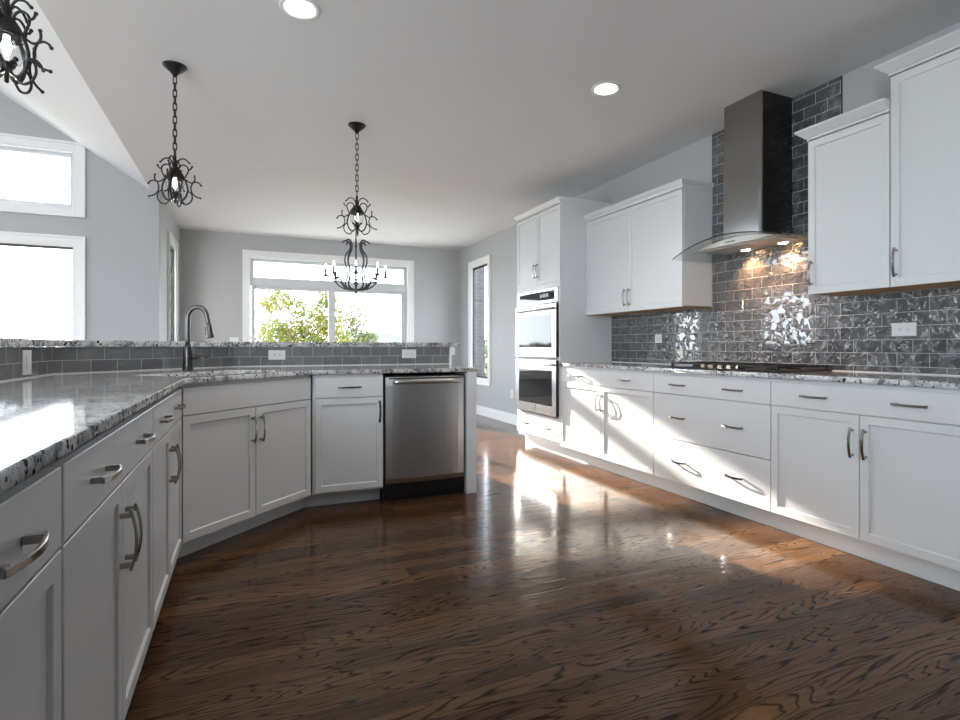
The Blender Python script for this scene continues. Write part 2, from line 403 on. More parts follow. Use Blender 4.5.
window(4, (XW, y1, 0), -pi/2, Wd, z0, z1, [(.014, Wd-.014, z0+.014, z1-.014)], .03, 'dark_frame', T=.06, ys=.01)
window(5, (XN, y0, 0), pi/2, Wd, z0, z1, [(.014, Wd-.014, z0+.014, z1-.014)], .03, 'dark_frame', T=.06, ys=.01)

for k, yy in enumerate((1.4, 3.2, 5.0)): window(6+k, (XFAR, yy-.43, 0), pi/2, .86, .49, 2.41, [(.014, .846, .504, 2.396)], .04)  # unseen windows, added as openings for the family-room fill lamps
window(9, (-1.79, YREAR, 0), pi, 3.02, .44, 2.56, [(.014, 1.51, .454, 2.546), (1.51, 3.006, .454, 2.546)], .045)  # unseen rear window, added around the fill lamp behind the camera

# ------------------------------------------------------------------ bar wall with tile
ZL0, ZL1 = 1.066, 1.104
BAR = [(-.969, -.9), (-.969, 3.721), (-.090, 4.600), (1.653, 4.600)]
def off(line, d):
    """offset a polyline to its left by d (left = away from the kitchen for this order)"""
    out = []; n = len(line)
    for i in range(n):
        def nn(a, b):
            t = Vector((b[0]-a[0], b[1]-a[1])).normalized(); return Vector((-t.y, t.x))
        if i == 0: v = nn(line[0], line[1])*d
        elif i == n-1: v = nn(line[-2], line[-1])*d
        else:
            a, b = nn(line[i-1], line[i]), nn(line[i], line[i+1]); v = (a+b)/(1+a.dot(b))*d
        out.append((line[i][0]+v.x, line[i][1]+v.y))
    return out
barwall = struct(link('wall_bar', poly_slab(BAR+list(reversed(off(BAR, .13))), [], 0, ZL0-.001), M['wall']))
uv_quad_strip('tile_backsplash', off(BAR, -.004), ZK+.001, ZL0-.001, M['bar_tile'], barwall, u0=.05, v0=ZK)
def caulk(pts, parent):
    a = pts; b = off(pts, -.006)
    MB().loft([[(p[0], p[1], ZK+.0008), (q[0], q[1], ZK+.0008), (q[0], q[1], ZK+.005), (p[0], p[1], ZK+.006)] for p, q in zip(a, b)]).build('caulk_line', M['trim'], parent)
caulk(off(BAR, -.0045), barwall)
mb = MB(); mb.box(1.6535, 1.675, 4.585, 4.74, 0.0, ZL0-.002); mb.box(1.6535, 1.70, 4.57, 4.76, .995, ZL0-.002)
mb.build('end_trim', M['trim'], barwall, .003)
led = BAR[:-1]+[(1.752, 4.6)]
o = link('bar_ledge', poly_slab(off(led, -.022)+list(reversed(off(led, .34))), [], ZL0, ZL1, .006), M['granite'])
tag(o, 'raised narrow speckled granite bar ledge above the grey tile strip', 'countertop')

# ------------------------------------------------------------------ cabinets
def pull_mesh(L=.150):
    """arched flat bar pull with two square posts: along x, standing off towards -y"""
    bm = MB(); n = 14; hw, ht = .0062, .0032; loops = []
    for k in range(n+1):
        t = -1+2*k/n; x = t*L/2; y = -.022-.013*(1-t*t)
        dy = .026*t/(L/2); tv = Vector((1, dy)).normalized(); nv = Vector((-tv.y, tv.x))
        loops.append([(x+nv.x*ht, y+nv.y*ht, -hw), (x-nv.x*ht, y-nv.y*ht, -hw), (x-nv.x*ht, y-nv.y*ht, hw), (x+nv.x*ht, y+nv.y*ht, hw)])
    bm.loft(loops)
    for s in (-1, 1): bm.box(s*L*.41-.006, s*L*.41+.006, -.026, -.0002, -.0062, .0062)
    bmesh.ops.recalc_face_normals(bm.bm, faces=bm.bm.faces)
    me = bpy.data.meshes.new('handle'); bm.bm.to_mesh(me); bm.bm.free(); me.materials.append(M['nickel']); return me
PULL_H = pull_mesh(); PULL_V = PULL_H.copy(); PULL_V.transform(Matrix.Rotation(pi/2, 4, 'Y'))
def handle(parent, x, z, vertical=False):
    o = bpy.data.objects.new('handle', PULL_V if vertical else PULL_H); COL.objects.link(o); o.parent = parent; o.location = (x, 0, z)
    md = o.modifiers.new('bevel', 'BEVEL'); md.width = .0012; md.segments = 1
    return o
G = .0024
def shaker(parent, x0, x1, z0, z1, hx=None, hz=None, stile=.058, name='door'):
    x0 += G; x1 -= G; z0 += G; z1 -= G
    m = MB(); m.box(x0, x1, 0, .02, z0, z1); bm = m.bm; bm.faces.ensure_lookup_table(); bm.normal_update()
    f = min(bm.faces, key=lambda q: q.calc_center_median().y)
    bmesh.ops.inset_region(bm, faces=[f], thickness=stile, depth=0)
    f.normal_update(); sgn = 1
    r = bmesh.ops.inset_region(bm, faces=[f], thickness=.004, depth=0)
    for v in f.verts: v.co.y = .009
    o = m.build(name, M['cab'], parent, .0014, seg=1)
    if hx is not None: handle(o, hx, hz, True)
    return o
def slab_front(parent, x0, x1, z0, z1, pulls=(), name='drawer'):
    o = MB().box(x0+G, x1-G, 0, .02, z0+G, z1-G).build(name, M['cab'], parent, .0016, seg=1)
    for p in pulls: handle(o, p, (z0+z1)/2)
    return o
ZT, ZG, ZD = .884, .729, .112     # carcass top, drawer/door gap, door bottom
def base(label, loc, rz, W, toe=.07, depth=.595, name='base_cabinet', x_in=0, body=True, group=None):
    t = thing(name, label, 'cabinet', loc, rz, group)
    if body:
        MB().box(x_in, W-x_in, .0215, depth, ZD-.012, ZT-.001).build('carcass', M['cab'], t)
        MB().box(x_in, W-x_in, toe, toe+.016, .001, ZD-.0125).build('toe_kick', M['cab'], t)
    return t
DT = .868
# left run (faces the aisle, seen at the left edge)
def two_door(label, loc, rz, W, pulls=True, toe=.07, **kw):
    t = base(label, loc, rz, W, toe, **kw)
    e = .004
    slab_front(t, e, W-e, ZG, DT, (W*.25, W*.75) if pulls else ())
    shaker(t, e, W/2, ZD, ZG, W/2-.032, ZG-.14); shaker(t, W/2, W-e, ZD, ZG, W/2+.032, ZG-.14)
    return t
two_door('white base cabinet nearest the camera at the left edge, partly out of frame', (XL, .159, 0), pi/2, .975)
two_door('white base cabinet with two drawer pulls, second from the camera on the left', (XL, 1.136, 0), pi/2, .975)
t = two_door('white base cabinet on the left, just before the angled sink cabinet', (XL, 2.113, 0), pi/2, .890)
two_door('white base cabinet behind the viewpoint on the left run', (XL, -.818, 0), pi/2, .975)
# angled sink cabinet
SW = (YD-YS)*sqrt(2)
t = base('angled white sink cabinet with two doors below the faucet', (XL, YS, 0), pi/4, SW, .115, depth=.56, name='sink_cabinet', body=False)
MB().loft([[(.0, .0215, z), (SW, .0215, z), (SW+.0, .50, z), (.0, .50, z)] for z in (ZD-.012, .64)]).build('carcass', M['cab'], t)
MB().box(.0, SW, .0215, .05, .641, ZT-.001).build('front_rail', M['cab'], t)
MB().box(.0, SW+.054, .115, .131, .001, ZD-.0125).build('toe_kick', M['cab'], t)
slab_front(t, .002, SW-.012, ZG, DT, (), 'false_drawer_front')
shaker(t, .002, SW/2-.005, ZD, ZG, SW/2-.037, ZG-.125); shaker(t, SW/2-.005, SW-.012, ZD, ZG, SW/2+.027, ZG-.125)
# narrow cabinet beside the dishwasher
XD1, XD2 = .858, 1.457
Wn = XD1-XS
t = base('narrow white base cabinet with one drawer and one door, left of the dishwasher', (XS, YD, 0), 0, Wn, .12, x_in=.002)
MB().box(-.043, .0015, .12, .136, .001, ZD-.0125).build('toe_kick_return', M['cab'], t)
slab_front(t, .014, Wn-.004, ZG, DT, (Wn/2,)); shaker(t, .014, Wn-.004, ZD, ZG, Wn-.034, ZG-.10)
# peninsula end panel
o = MB().box(XD2+.006, 1.536, YD-.012, 4.596, 0.0005, ZT-.001).build('end_panel', M['cab'], None, .002)
tag(o, 'white end panel closing the peninsula, right of the dishwasher', 'panel')

# dishwasher
t = thing('dishwasher', 'stainless steel dishwasher set under the peninsula counter', 'dishwasher', (XD1, YD, 0))
dw = XD2-XD1
MB().box(.004, dw-.002, .03, .58, .03, .868).build('tub_body', M['black'], t)
m = MB(); n = 12
loops = []
for z in (.125, .16, .80, .858):
    b_ = {.125: .012, .16: .0, .80: .0, .858: .006}[z]
    loops.append([(.012, .029, z)]+[(.012+(dw-.026)*k/n, -.006+b_-.010*(1-(2*k/n-1)**2)+.010*abs(2*k/n-1)**6, z) for k in range(n+1)]+[(dw-.014, .029, z)])
d = m.loft(loops).build('door', M['steel'], t, .003)
pts = smooth_curve([(.055, -.010, .825), (.075, -.036, .825), (.16, -.048, .826), (dw/2, -.052, .826), (dw-.16, -.048, .826), (dw-.075, -.036, .825), (dw-.055, -.010, .825)], 5)
loops = []
for i, p in enumerate(pts):
    e = .55+.45*min(1, min(i, len(pts)-1-i)/6)
    loops.append([(p.x, p.y-.009*cos(a), p.z+.015*e*sin(a)) for a in [2*pi*k/12 for k in range(12)]])
MB().loft(loops).build('handle', M['steel'], d, smooth=True)
MB().box(.03, dw-.03, -.0185, -.0105, .846, .852).build('control_strip', M['black'], d)
MB().box(.002, dw-.004, .035, .05, .001, .118).build('toe_kick', M['black'], t)

# left counter: L with an angled corner and sink cut-out
E = .012
front = [(XL+E, -.9), (XL+E, YS-E*.414), (XS+E*.414, YD-E), (1.556, YD-E)]
back = [(1.556, 4.595), (-.088, 4.595), (-.964, 3.719), (-.964, -.9)]
def diag(a, d): return (XL+a/sqrt(2)-d/sqrt(2), YS+a/sqrt(2)+d/sqrt(2))
def rrect(a0, a1, d0, d1, r=.06, n=5):
    out = []
    for (ca, cd, st) in ((a1-r, d1-r, 0), (a0+r, d1-r, pi/2), (a0+r, d0+r, pi), (a1-r, d0+r, 1.5*pi)):
        for k in range(n+1): out.append((ca+r*cos(st+pi/2*k/n), cd+r*sin(st+pi/2*k/n)))
    return out
hole = [diag(a, d) for a, d in rrect(.10, SW-.10, .10, .50)]
o = link('countertop', poly_slab(front+back, [hole], .885, ZK, .005), M['granite'])
tag(o, 'polished speckled granite countertop of the left run and peninsula around the sink', 'countertop')
t = thing('kitchen_sink', 'undermount stainless sink bowl set in the angled counter corner', 'sink', (XL, YS, 0), pi/4)
inn = rrect(.102, SW-.102, .102, .498); 
MB().loft([[(a, d, .884) for a, d in rrect(.085, SW-.085, .085, .497)], [(a, d, .884) for a, d in inn], [(a*.98+.01, d*.98+.006, .70) for a, d in inn], [(a*.9+.05, d*.9+.03, .672) for a, d in inn]], cap=False).build('rim', M['steel'], t, smooth=True)
m = MB(); v = [m.bm.verts.new((a*.9+.05, d*.9+.03, .672)) for a, d in inn]; m.bm.faces.new(v); m.build('bowl_bottom', M['steel'], t)
MB().lathe([(0, .676), (.035, .676), (.045, .6735)], 20, (SW/2, .30)).build('drain', M['chrome'], t, smooth=True)

# faucet
FX, FY = -.345, 4.03
t = thing('kitchen_faucet', 'tall gooseneck pull-down kitchen faucet in dark nickel on the counter', 'faucet', (FX, FY, ZK+.0005), radians(-12))
MB().lathe([(0, 0), (.034, 0), (.034, .004), (.029, .012), (.0275, .05), (.0265, .12), (.022, .15), (.0175, .17), (0, .171)], 24).build('base_body', M['faucet'], t, smooth=True)
neck = [(0, 0, .165), (0, 0, .24), (0, 0, .335)]+[(.058-.058*cos(a), 0, .335+.075*sin(a)) for a in [pi*k/10 for k in range(1, 10)]]+[(.120, 0, .32), (.126, 0, .30)]
MB().tube(smooth_curve(neck, 3), .0150, 14).build('gooseneck', M['faucet'], t, smooth=True)
d = Vector((.012, 0, -.09)).normalized(); c0 = Vector((.126, 0, .302))
sp = MB().lathe([(0, 0), (.0150, 0), (.0155, .02), (.017, .05), (.0215, .085), (.0225, .092), (.018, .094), (0, .092)], 20)
sp.xf(Matrix.Translation(c0) @ d.to_track_quat('Z', 'Y').to_matrix().to_4x4()); s_o = sp.build('spray_head', M['faucet'], t, smooth=True)
MB().box(.105, .1125, -.006, .006, .228, .28).build('button', M['black'], s_o, .002)
MB().tube([(.02, -.004, .085), (.06, -.01, .088)], [.017, .019], 14).build('valve_hub', M['faucet'], t, smooth=True)
MB().tube(smooth_curve([(.058, -.01, .088), (.085, -.014, .09), (.11, -.018, .086), (.135, -.022, .088)], 4), [.011]*4+[.0065]*4+[.006]*5, 10).build('lever_handle', M['faucet'], t, smooth=True)

# ---- right run base cabinets
YT = 4.537
RB = lambda label, y, W, **kw: base(label, (XR, y, 0), -pi/2, W, .075, **kw)
W1 = YT-3.221
t = RB('white two-door base cabinet next to the wall oven tower', YT-.001, W1)
for a, b in ((0, W1/2), (W1/2, W1)): slab_front(t, a, b, ZG, DT, ((a+b)/2,))
shaker(t, 0, W1/2, ZD, ZG, W1/2-.032, ZG-.14); shaker(t, W1/2, W1, ZD, ZG, W1/2+.032, ZG-.14)
W2 = 3.221-2.225
t = RB('white three-drawer base cabinet under the cooktop', 3.220, W2)
for a, b in ((ZG, DT), (.41, ZG), (ZD, .41)): slab_front(t, 0, W2, a, b, (W2*.26, W2*.74))
t = RB('white two-door base cabinet at the right edge below the wall outlet', 2.224, 1.0); 
slab_front(t, 0, 1.0, ZG, DT, (.27, .73)); shaker(t, 0, .5, ZD, ZG, .468, ZG-.14); shaker(t, .5, 1.0, ZD, ZG, .532, ZG-.14)
t = RB('white base cabinet past the right edge of the view', 1.223, 1.0)
slab_front(t, 0, 1.0, ZG, DT, (.27, .73)); shaker(t, 0, .5, ZD, ZG, .468, ZG-.14); shaker(t, .5, 1.0, ZD, ZG, .532, ZG-.14)
o = link('countertop', poly_slab([(XR-E, .222), (XW-.003, .222), (XW-.003, YT-.002), (XR-E, YT-.002)], [], .885, ZK, .004), M['granite'])
tag(o, 'light speckled granite countertop along the right wall under the cooktop', 'countertop')

# backsplash on the right wall
YA, YZ = 2.207, 3.228
spl = uv_quad_strip('tile_backsplash', [(XW-.006, YT-.002), (XW-.006, .222)], ZK+.001, 1.3725, M['tile'], bpy.data.objects['wall_right'], u0=.02, v0=ZK+.04)
uv_quad_strip('tile_backsplash', [(XW-.006, YZ), (XW-.006, YA)], 1.3725, ZC-.001, M['tile'], bpy.data.objects['wall_right'], u0=.02+YT-.002-YZ, v0=ZK+.04)
MB().box(XW-.008, XW-.001, YA-.004, YA+.0, 2.34, ZC-.001)  .box(XW-.008, XW-.001, YZ, YZ+.004, 2.34, ZC-.001).build('tile_edge_strip', M['dark_frame'], bpy.data.objects['wall_right'])

caulk([(XW-.0065, YT-.002), (XW-.0065, .222)][::-1], bpy.data.objects['wall_right'])
# ---- crown helper
def crown(parent, x0, x1, depth, z, prof, lo, ro):
    """prof: (out, height) steps; lo / ro: how far (0..1) the left and right ends flare"""
    loops = []
    for o_, h_ in prof: loops.append([(x0-o_*lo, -o_, z+h_), (x1+o_*ro, -o_, z+h_), (x1+o_*ro, depth, z+h_), (x0-o_*lo, depth, z+h_)])
    return MB().loft(loops).build('crown_moulding', M['cab'], parent)
CR1 = [(.004, 0), (.004, .012), (.010, .014), (.046, .048), (.050, .052), (.050, .062)]
CR2 = [(.004, 0), (.004, .028), (.012, .032), (.022, .048), (.026, .052), (.026, .062)]
ZU, ZUT = 1.374, 2.289
def upper(label, yfar, W, z1, doors, cr, lo, ro):
    t = thing('upper_cabinet', label, 'cabinet', (XU, yfar, 0), -pi/2)
    dep = XW-XU-.010
    MB().box(0, W, .0215, dep, ZU+.012, z1).build('carcass', M['cab'], t)
    MB().box(.004, W-.004, .03, dep, ZU+.004, ZU+.0115).build('bottom_panel', M['maple'], t)['label'] = 'natural wood underside'
    for (a, b, hx) in doors: shaker(t, a, b, ZU, z1-.004, hx, ZU+.125)
    crown(t, 0, W, dep, z1+.0005, cr, lo, ro); return t
Wl = YT-3.232
upper('wide white two-door upper cabinet between the oven tower and the hood', YT-.002, Wl, ZUT, [(0, Wl/2, Wl/2-.03), (Wl/2, Wl, Wl/2+.03)], CR2, 0, .95)
upper('white single-door upper cabinet just right of the range hood', 2.206, .455, ZUT, [(0, .455, .03)], CR1, 1, 0)
upper('tall white upper cabinet rising above its neighbour at the right edge', 1.750, .56, 2.47, [(0, .56, .032)], CR1, 1, 0)
upper('white upper cabinet beyond the right edge of the view', 1.188, .56, 2.289, [(0, .56, .53)], CR1, 0, 1)

# ---- oven tower
TW = .922; YO = YT+TW
t = thing('oven_tower_cabinet', 'tall white cabinet tower holding the double wall oven', 'cabinet', (XR, YO, 0), -pi/2)
dp = XW-XR-.003
m = MB(); m.box(0, TW-.0005, .0215, dp, .1, .365).box(0, TW-.0005, .0215, dp, 1.66, 2.455).box(0, .03, .0215, dp, .365, 1.66).box(TW-.0305, TW-.0005, .0215, dp, .365, 1.66).box(.03, TW-.0305, dp-.02, dp, .365, 1.66)
m.build('carcass', M['cab'], t)
MB().box(0, .028, 0, .021, .372, 1.70).box(TW-.0285, TW-.0005, 0, .021, .372, 1.70).box(.028, TW-.0285, 0, .021, 1.655, 1.70).build('face_frame', M['cab'], t)
MB().box(.06, TW-.0005, .075, .09, .001, .099).box(.06, .075, .09, dp, .001, .099).build('toe_kick', M['cab'], t)
slab_front(t, .002, TW-.002, .135, .368, (TW*.25, TW*.75))
shaker(t, .002, TW/2, 1.70, 2.450, TW/2-.03, 1.70+.15); shaker(t, TW/2, TW-.002, 1.70, 2.450, TW/2+.03, 1.70+.15)
crown(t, 0, TW-.0005, dp, 2.4555, [(.004, 0), (.004, .02), (.012, .024), (.026, .042), (.030, .046), (.030, .056)], .6, .6)
# double wall oven
t = thing('double_wall_oven', 'stainless double wall oven built into the white tower', 'oven', (XR, YO, 0), -pi/2)
a0, a1 = .031, TW-.032
MB().box(a0, a1, .004, .55, .373, 1.650).build('oven_body', M['black'], t)
cp = MB().box(a0-.002, a1+.002, -.012, .003, 1.505, 1.650).build('control_panel', M['oven_steel'], t, .002)
sc_ = MB().box(a0+.06, a1-.06, -.0145, -.0125, 1.535, 1.625).build('display', M['oven_glass'], cp, .001)
for k in range(6): MB().box(a0+.52+k*.03, a0+.535+k*.03, -.0155, -.0146, 1.565, 1.60).build('button', M['plate'], sc_)
for (q0, q1) in ((.965, 1.492), (.385, .935)):
    m = MB(); frame_boxes(m, a0-.002, a1+.002, q0, q1, .07, -.030, .002); m.box(a0+.06, a1-.06, -.028, .001, q0+.06, q1-.06)
    m = MB(); m.box(a0-.002, a0+.075, -.030, .002, q0, q1).box(a1-.075, a1+.002, -.030, .002, q0, q1).box(a0+.075, a1-.075, -.030, .002, q1-.105, q1).box(a0+.075, a1-.075, -.030, .002, q0, q0+.095)
    d = m.build('oven_door', M['oven_steel'], t)
    MB().box(a1+.0022, a1+.006, -.029, .002, q0+.004, q1-.004).build('door_edge', M['black'], d)
    MB().box(a0+.076, a1-.076, -.0285, .0, q0+.096, q1-.106).build('oven_window', M['oven_glass'], d)
    pts = smooth_curve([(a0+.05, -.032, q1-.045), (a0+.07, -.064, q1-.045), (a0+.2, -.075, q1-.045), ((a0+a1)/2, -.078, q1-.045), (a1-.2, -.075, q1-.045), (a1-.07, -.064, q1-.045), (a1-.05, -.032, q1-.045)], 5)
    MB().tube(pts, .012, 12).build('handle', M['oven_steel'], d, smooth=True)
    if q0 < .5:
        m = MB(); cxl = (a0+a1)/2+.02; m.box(cxl-.004, cxl+.004, -.0312, -.0300, .425, .47).box(cxl+.006, cxl+.016, -.0312, -.0300, .425, .431).box(cxl-.045, cxl-.012, -.0312, -.03, .43, .434)
        m.build('badge', M['slot'], d)

# ---- range hood
HY = 2.70
t = thing('range_hood', 'stainless chimney range hood with curved glass canopy over the cooktop', 'range hood', (XW-.008, HY, 0), -pi/2)
# local: x = towards the camera along the wall, y = into the wall (negative = into the room)
CH = (HY-2.850, HY-2.540)       # chimney
def chim(z0, z1, e, name):
    m = MB(); x0, x1 = CH[0]-e, CH[1]+e; yf = -.295-e; r = .018
    prof = [(x0, -.001), (x0, yf+r)]+[(x0+r-r*cos(a), yf+r-r*sin(a)) for a in (pi/6, pi/3)]+[(x0+r, yf)]
    prof += [(x1-r, yf)]+[(x1-r+r*sin(a), yf+r-r*cos(a)) for a in (pi/6, pi/3)]+[(x1, yf+r), (x1, -.001)]
    m.loft([[(x, y, z) for x, y in prof] for z in (z0, z1)])
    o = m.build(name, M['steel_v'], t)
    MB().box(x1+.0004, x1+.0016, yf+r+.004, -.002, z0+.001, z1-.001).build('side_reflection', M['hood_side'], o)  # dark reflection on the chimney side, put in as a black sheet
    return o
chim(1.80, 2.345, .004, 'lower_chimney'); chim(2.346, ZC-.001, 0, 'upper_chimney')
GH = .487
def gz(x): return 1.716+.089*(1-(x/GH)**2)
nx = 28; fy = lambda x: -.472+.03*(x/GH)**2
loops = []
for k in range(nx+1):
    x = -GH+2*GH*k/nx; yf = fy(x); z = gz(x)
    loops.append([(x, -.002, z), (x, yf, z), (x, yf, z+.006), (x, -.002, z+.006)])
cz = MB().loft(loops).build('glass_canopy', M['hood_glass'], t, smooth=False)
MB().loft([[(x, fy(x)-.0006, gz(x)-.0004), (x, fy(x)-.003, gz(x)-.0004), (x, fy(x)-.003, gz(x)+.0064), (x, fy(x)-.0006, gz(x)+.0064)] for x in [-GH+2*GH*k/nx for k in range(nx+1)]]).build('glass_rim', M['glass_edge'], cz)
BH = .375; loops = []
for k in range(nx+1):
    x = -BH+2*BH*k/nx; loops.append([(x, -.004, 1.766), (x, -.355, 1.762), (x, -.365, max(gz(x)-.0025, 1.7625)), (x, -.004, max(gz(x)-.0025, 1.7665))])
bo = MB().loft(loops).build('hood_body', M['satin'], t)
for k in range(5): MB().lathe([(0, 0), (.0045, 0), (.0045, .003), (0, .003)], 10).xf(Matrix.Translation((-.06+.017*k, -.3625, 1.780)) @ Matrix.Rotation(pi/2, 4, 'X')).build('button', M['black'], bo)
MB().box(-.30, .30, -.31, -.12, 1.757, 1.7625).build('grease_filter', M['satin'], bo, .001)
for x in (-.15, .15):
    l = MB().lathe([(0, 1.757), (.026, 1.757), (.030, 1.760), (.030, 1.763)], 20, (x, -.075)).build('hood_lamp', M['halo'], t, smooth=True)
for y in (HY+.15, HY-.15):
    lamp('hood_lamp_light', 'SPOT', (XW-.083, y, 1.752), (.35, 0, -1), 11.0, (1.0, .50, .22), spot_size=radians(100), spot_blend=.7, shadow_soft_size=.02)

# ---- gas cooktop
t = thing('gas_cooktop', 'black gas cooktop with five bronze knobs set in the right counter', 'cooktop', (3.09, 2.70, ZK+.0005), -pi/2)
MB().box(-.455, .455, -.25, .25, 0, .008).build('steel_tray', M['black'], t, .003)
for k in range(5):
    kx = -.15+.075*k
    MB().lathe([(0, .0085), (.022, .0085), (.022, .014), (.018, .030), (.0165, .032), (0, .032)], 18, (kx, -.205)).build('knob', M['knob'], t, smooth=False)
for gx in (-.30, 0, .30):
    g = MB(); gw = .142
    ylo = -.225 if gx else -.165
    g.box(gx-gw, gx+gw, ylo, ylo+.012, .026, .038).box(gx-gw, gx+gw, .213, .225, .026, .038).box(gx-gw, gx-gw+.012, ylo+.012, .213, .026, .038).box(gx+gw-.012, gx+gw, ylo+.012, .213, .026, .038)
    g.box(gx-.005, gx+.005, ylo+.012, .213, .028, .040)
    for y in (-.10, .10): g.box(gx-gw+.012, gx-.005, y-.005, y+.005, .028, .040).box(gx+.005, gx+gw-.012, y-.005, y+.005, .028, .040)
    for sx in (-1, 1):
        for y in (ylo+.006, .219): g.box(gx+sx*(gw-.006)-.007, gx+sx*(gw-.006)+.007, y-.007, y+.007, .0085, .026)
    g.build('grate', M['cast'], t)
    for y in ((-.10, .10) if gx else (.03,)):
        MB().lathe([(0, .0085), (.045, .0085), (.042, .018), (.03, .022), (0, .023)], 18, (gx, y)).build('burner', M['cast'], t)

# ------------------------------------------------------------------ outlets and plates
def plate(label, loc, rz, w, h, kind, cat='outlet', name='wall_outlet'):
    t = thing(name, label, cat, loc, rz)
    MB().box(-w/2, w/2, -.007, -.0005, -h/2, h/2).build('cover_plate', M['plate'], t, .002)
    if kind == 'duplex_h':
        for s in (-1, 1):
            f = MB().box(s*.020-.0145, s*.020+.0145, -.009, -.0072, -.0165, .0165).build('receptacle', M['plate'], t, .003)
            MB().box(s*.020-.006, s*.020+.005, -.0094, -.0088, .0045, .0068).box(s*.020-.006, s*.020+.005, -.0094, -.0088, -.0068, -.0045).box(s*.020+.0085, s*.020+.012, -.0094, -.0088, -.002, .002).build('slots', M['slot'], f)
    elif kind == 'duplex_v':
        for s in (-1, 1):
            f = MB().box(-.0165, .0165, -.009, -.0072, s*.020-.0145, s*.020+.0145).build('receptacle', M['plate'], t, .003)
            MB().box(-.0068, -.0045, -.0094, -.0088, s*.020-.005, s*.020+.006).box(.0045, .0068, -.0094, -.0088, s*.020-.005, s*.020+.006).build('slots', M['slot'], f)
    else:
        MB().box(-.0165, .0165, -.0095, -.0072, -.033, .033).build('rocker', M['plate'], t, .002)
    return t
plate('white outlet on the bar tile, in front of the big back window', (.222, 4.596, 1.002), 0, .124, .074, 'duplex_h')
plate('white outlet on the bar tile above the dishwasher', (1.285, 4.596, 1.006), 0, .124, .074, 'duplex_h')
plate('white vertical switch plate on the bar tile at the left edge', (-.965, 3.30, .990), pi/2, .112, .118, 'switch', 'switch', 'light_switch')
plate('white outlet on the glossy tile below the right upper cabinets', (XW-.006, 1.852, 1.163), -pi/2, .126, .074, 'duplex_h')
plate('small plate on the glossy tile left of the cooktop', (XW-.006, 3.843, 1.139), -pi/2, .092, .078, 'duplex_h')
plate('small white wall plate beside the big back window, just above the bar ledge', (-.161, YB, 1.148), 0, .12, .118, 'switch', 'switch', 'light_switch')
plate('low white outlet on the right wall just left of the oven tower', (XW, 6.80, .413), -pi/2, .075, .118, 'duplex_v')

# ------------------------------------------------------------------ recessed lights
def can(label, x, y):
    t = thing('recessed_light', label, 'ceiling light', (x, y, ZC-.0005), 0)
    MB().lathe([(.098, 0), (.098, -.004), (.090, -.007), (.074, -.004), (.070, 0)], 32).build('trim_ring', M['trim'], t, smooth=True)
    MB().lathe([(0, -.003), (.066, -.003), (.070, -.0005)], 32).build('lens', M['can'], t, smooth=True)
    lamp('recessed_light_glow', 'SPOT', (x, y, ZC-.012), (0, 0, -1), 26, (1.0, .93, .84), spot_size=radians(125), spot_blend=.8, shadow_soft_size=.06)
can('round recessed ceiling light at the top, near the hanging fixtures', .244, 2.858)
can('round recessed ceiling light farther right, toward the range hood', 2.141, 2.945)

# ------------------------------------------------------------------ pendants
SCROLLS = [
    [(.010, .070), (.012, .120), (.035, .150), (.065, .148), (.088, .128)],
    [(.016, .095), (.045, .055), (.066, .015), (.078, -.030), (.066, -.075), (.040, -.098), (.016, -.085), (.014, -.055), (.032, -.040)],
    [(.020, .070), (.030, .105), (.055, .115), (.078, .100), (.080, .075), (.062, .040)],
    [(.080, .088), (.095, .092), (.105, .108)],
    [(.062, .030), (.090, .012), (.110, .012), (.122, .028), (.120, .052)],
    [(.110, .012), (.130, .016), (.148, .010), (.160, -.004)],
    [(.110, .012), (.098, -.015), (.102, -.045), (.122, -.068), (.156, -.080)],
    [(.028, -.092), (.055, -.120), (.088, -.112), (.105, -.085), (.100, -.055), (.080, -.040)],
]
def chain_mb(z0, z1, link=.050, r=.0034):
    m = MB(); n = max(2, round((z1-z0)/(link*.78))); st = (z1-z0)/n
    for k in range(n):
        zc = z0+st*(k+.5); pts = []
        for j in range(13):
            a = 2*pi*j/12; u = .0100*cos(a); w_ = (link*.5-.0100)*(1 if sin(a) > 1e-6 else (-1 if sin(a) < -1e-6 else 0))+.0100*sin(a)
            pts.append((u, 0, zc+w_) if k % 2 else (0, u, zc+w_))
        m.tube(pts, r, 6, cap=False)
    return m
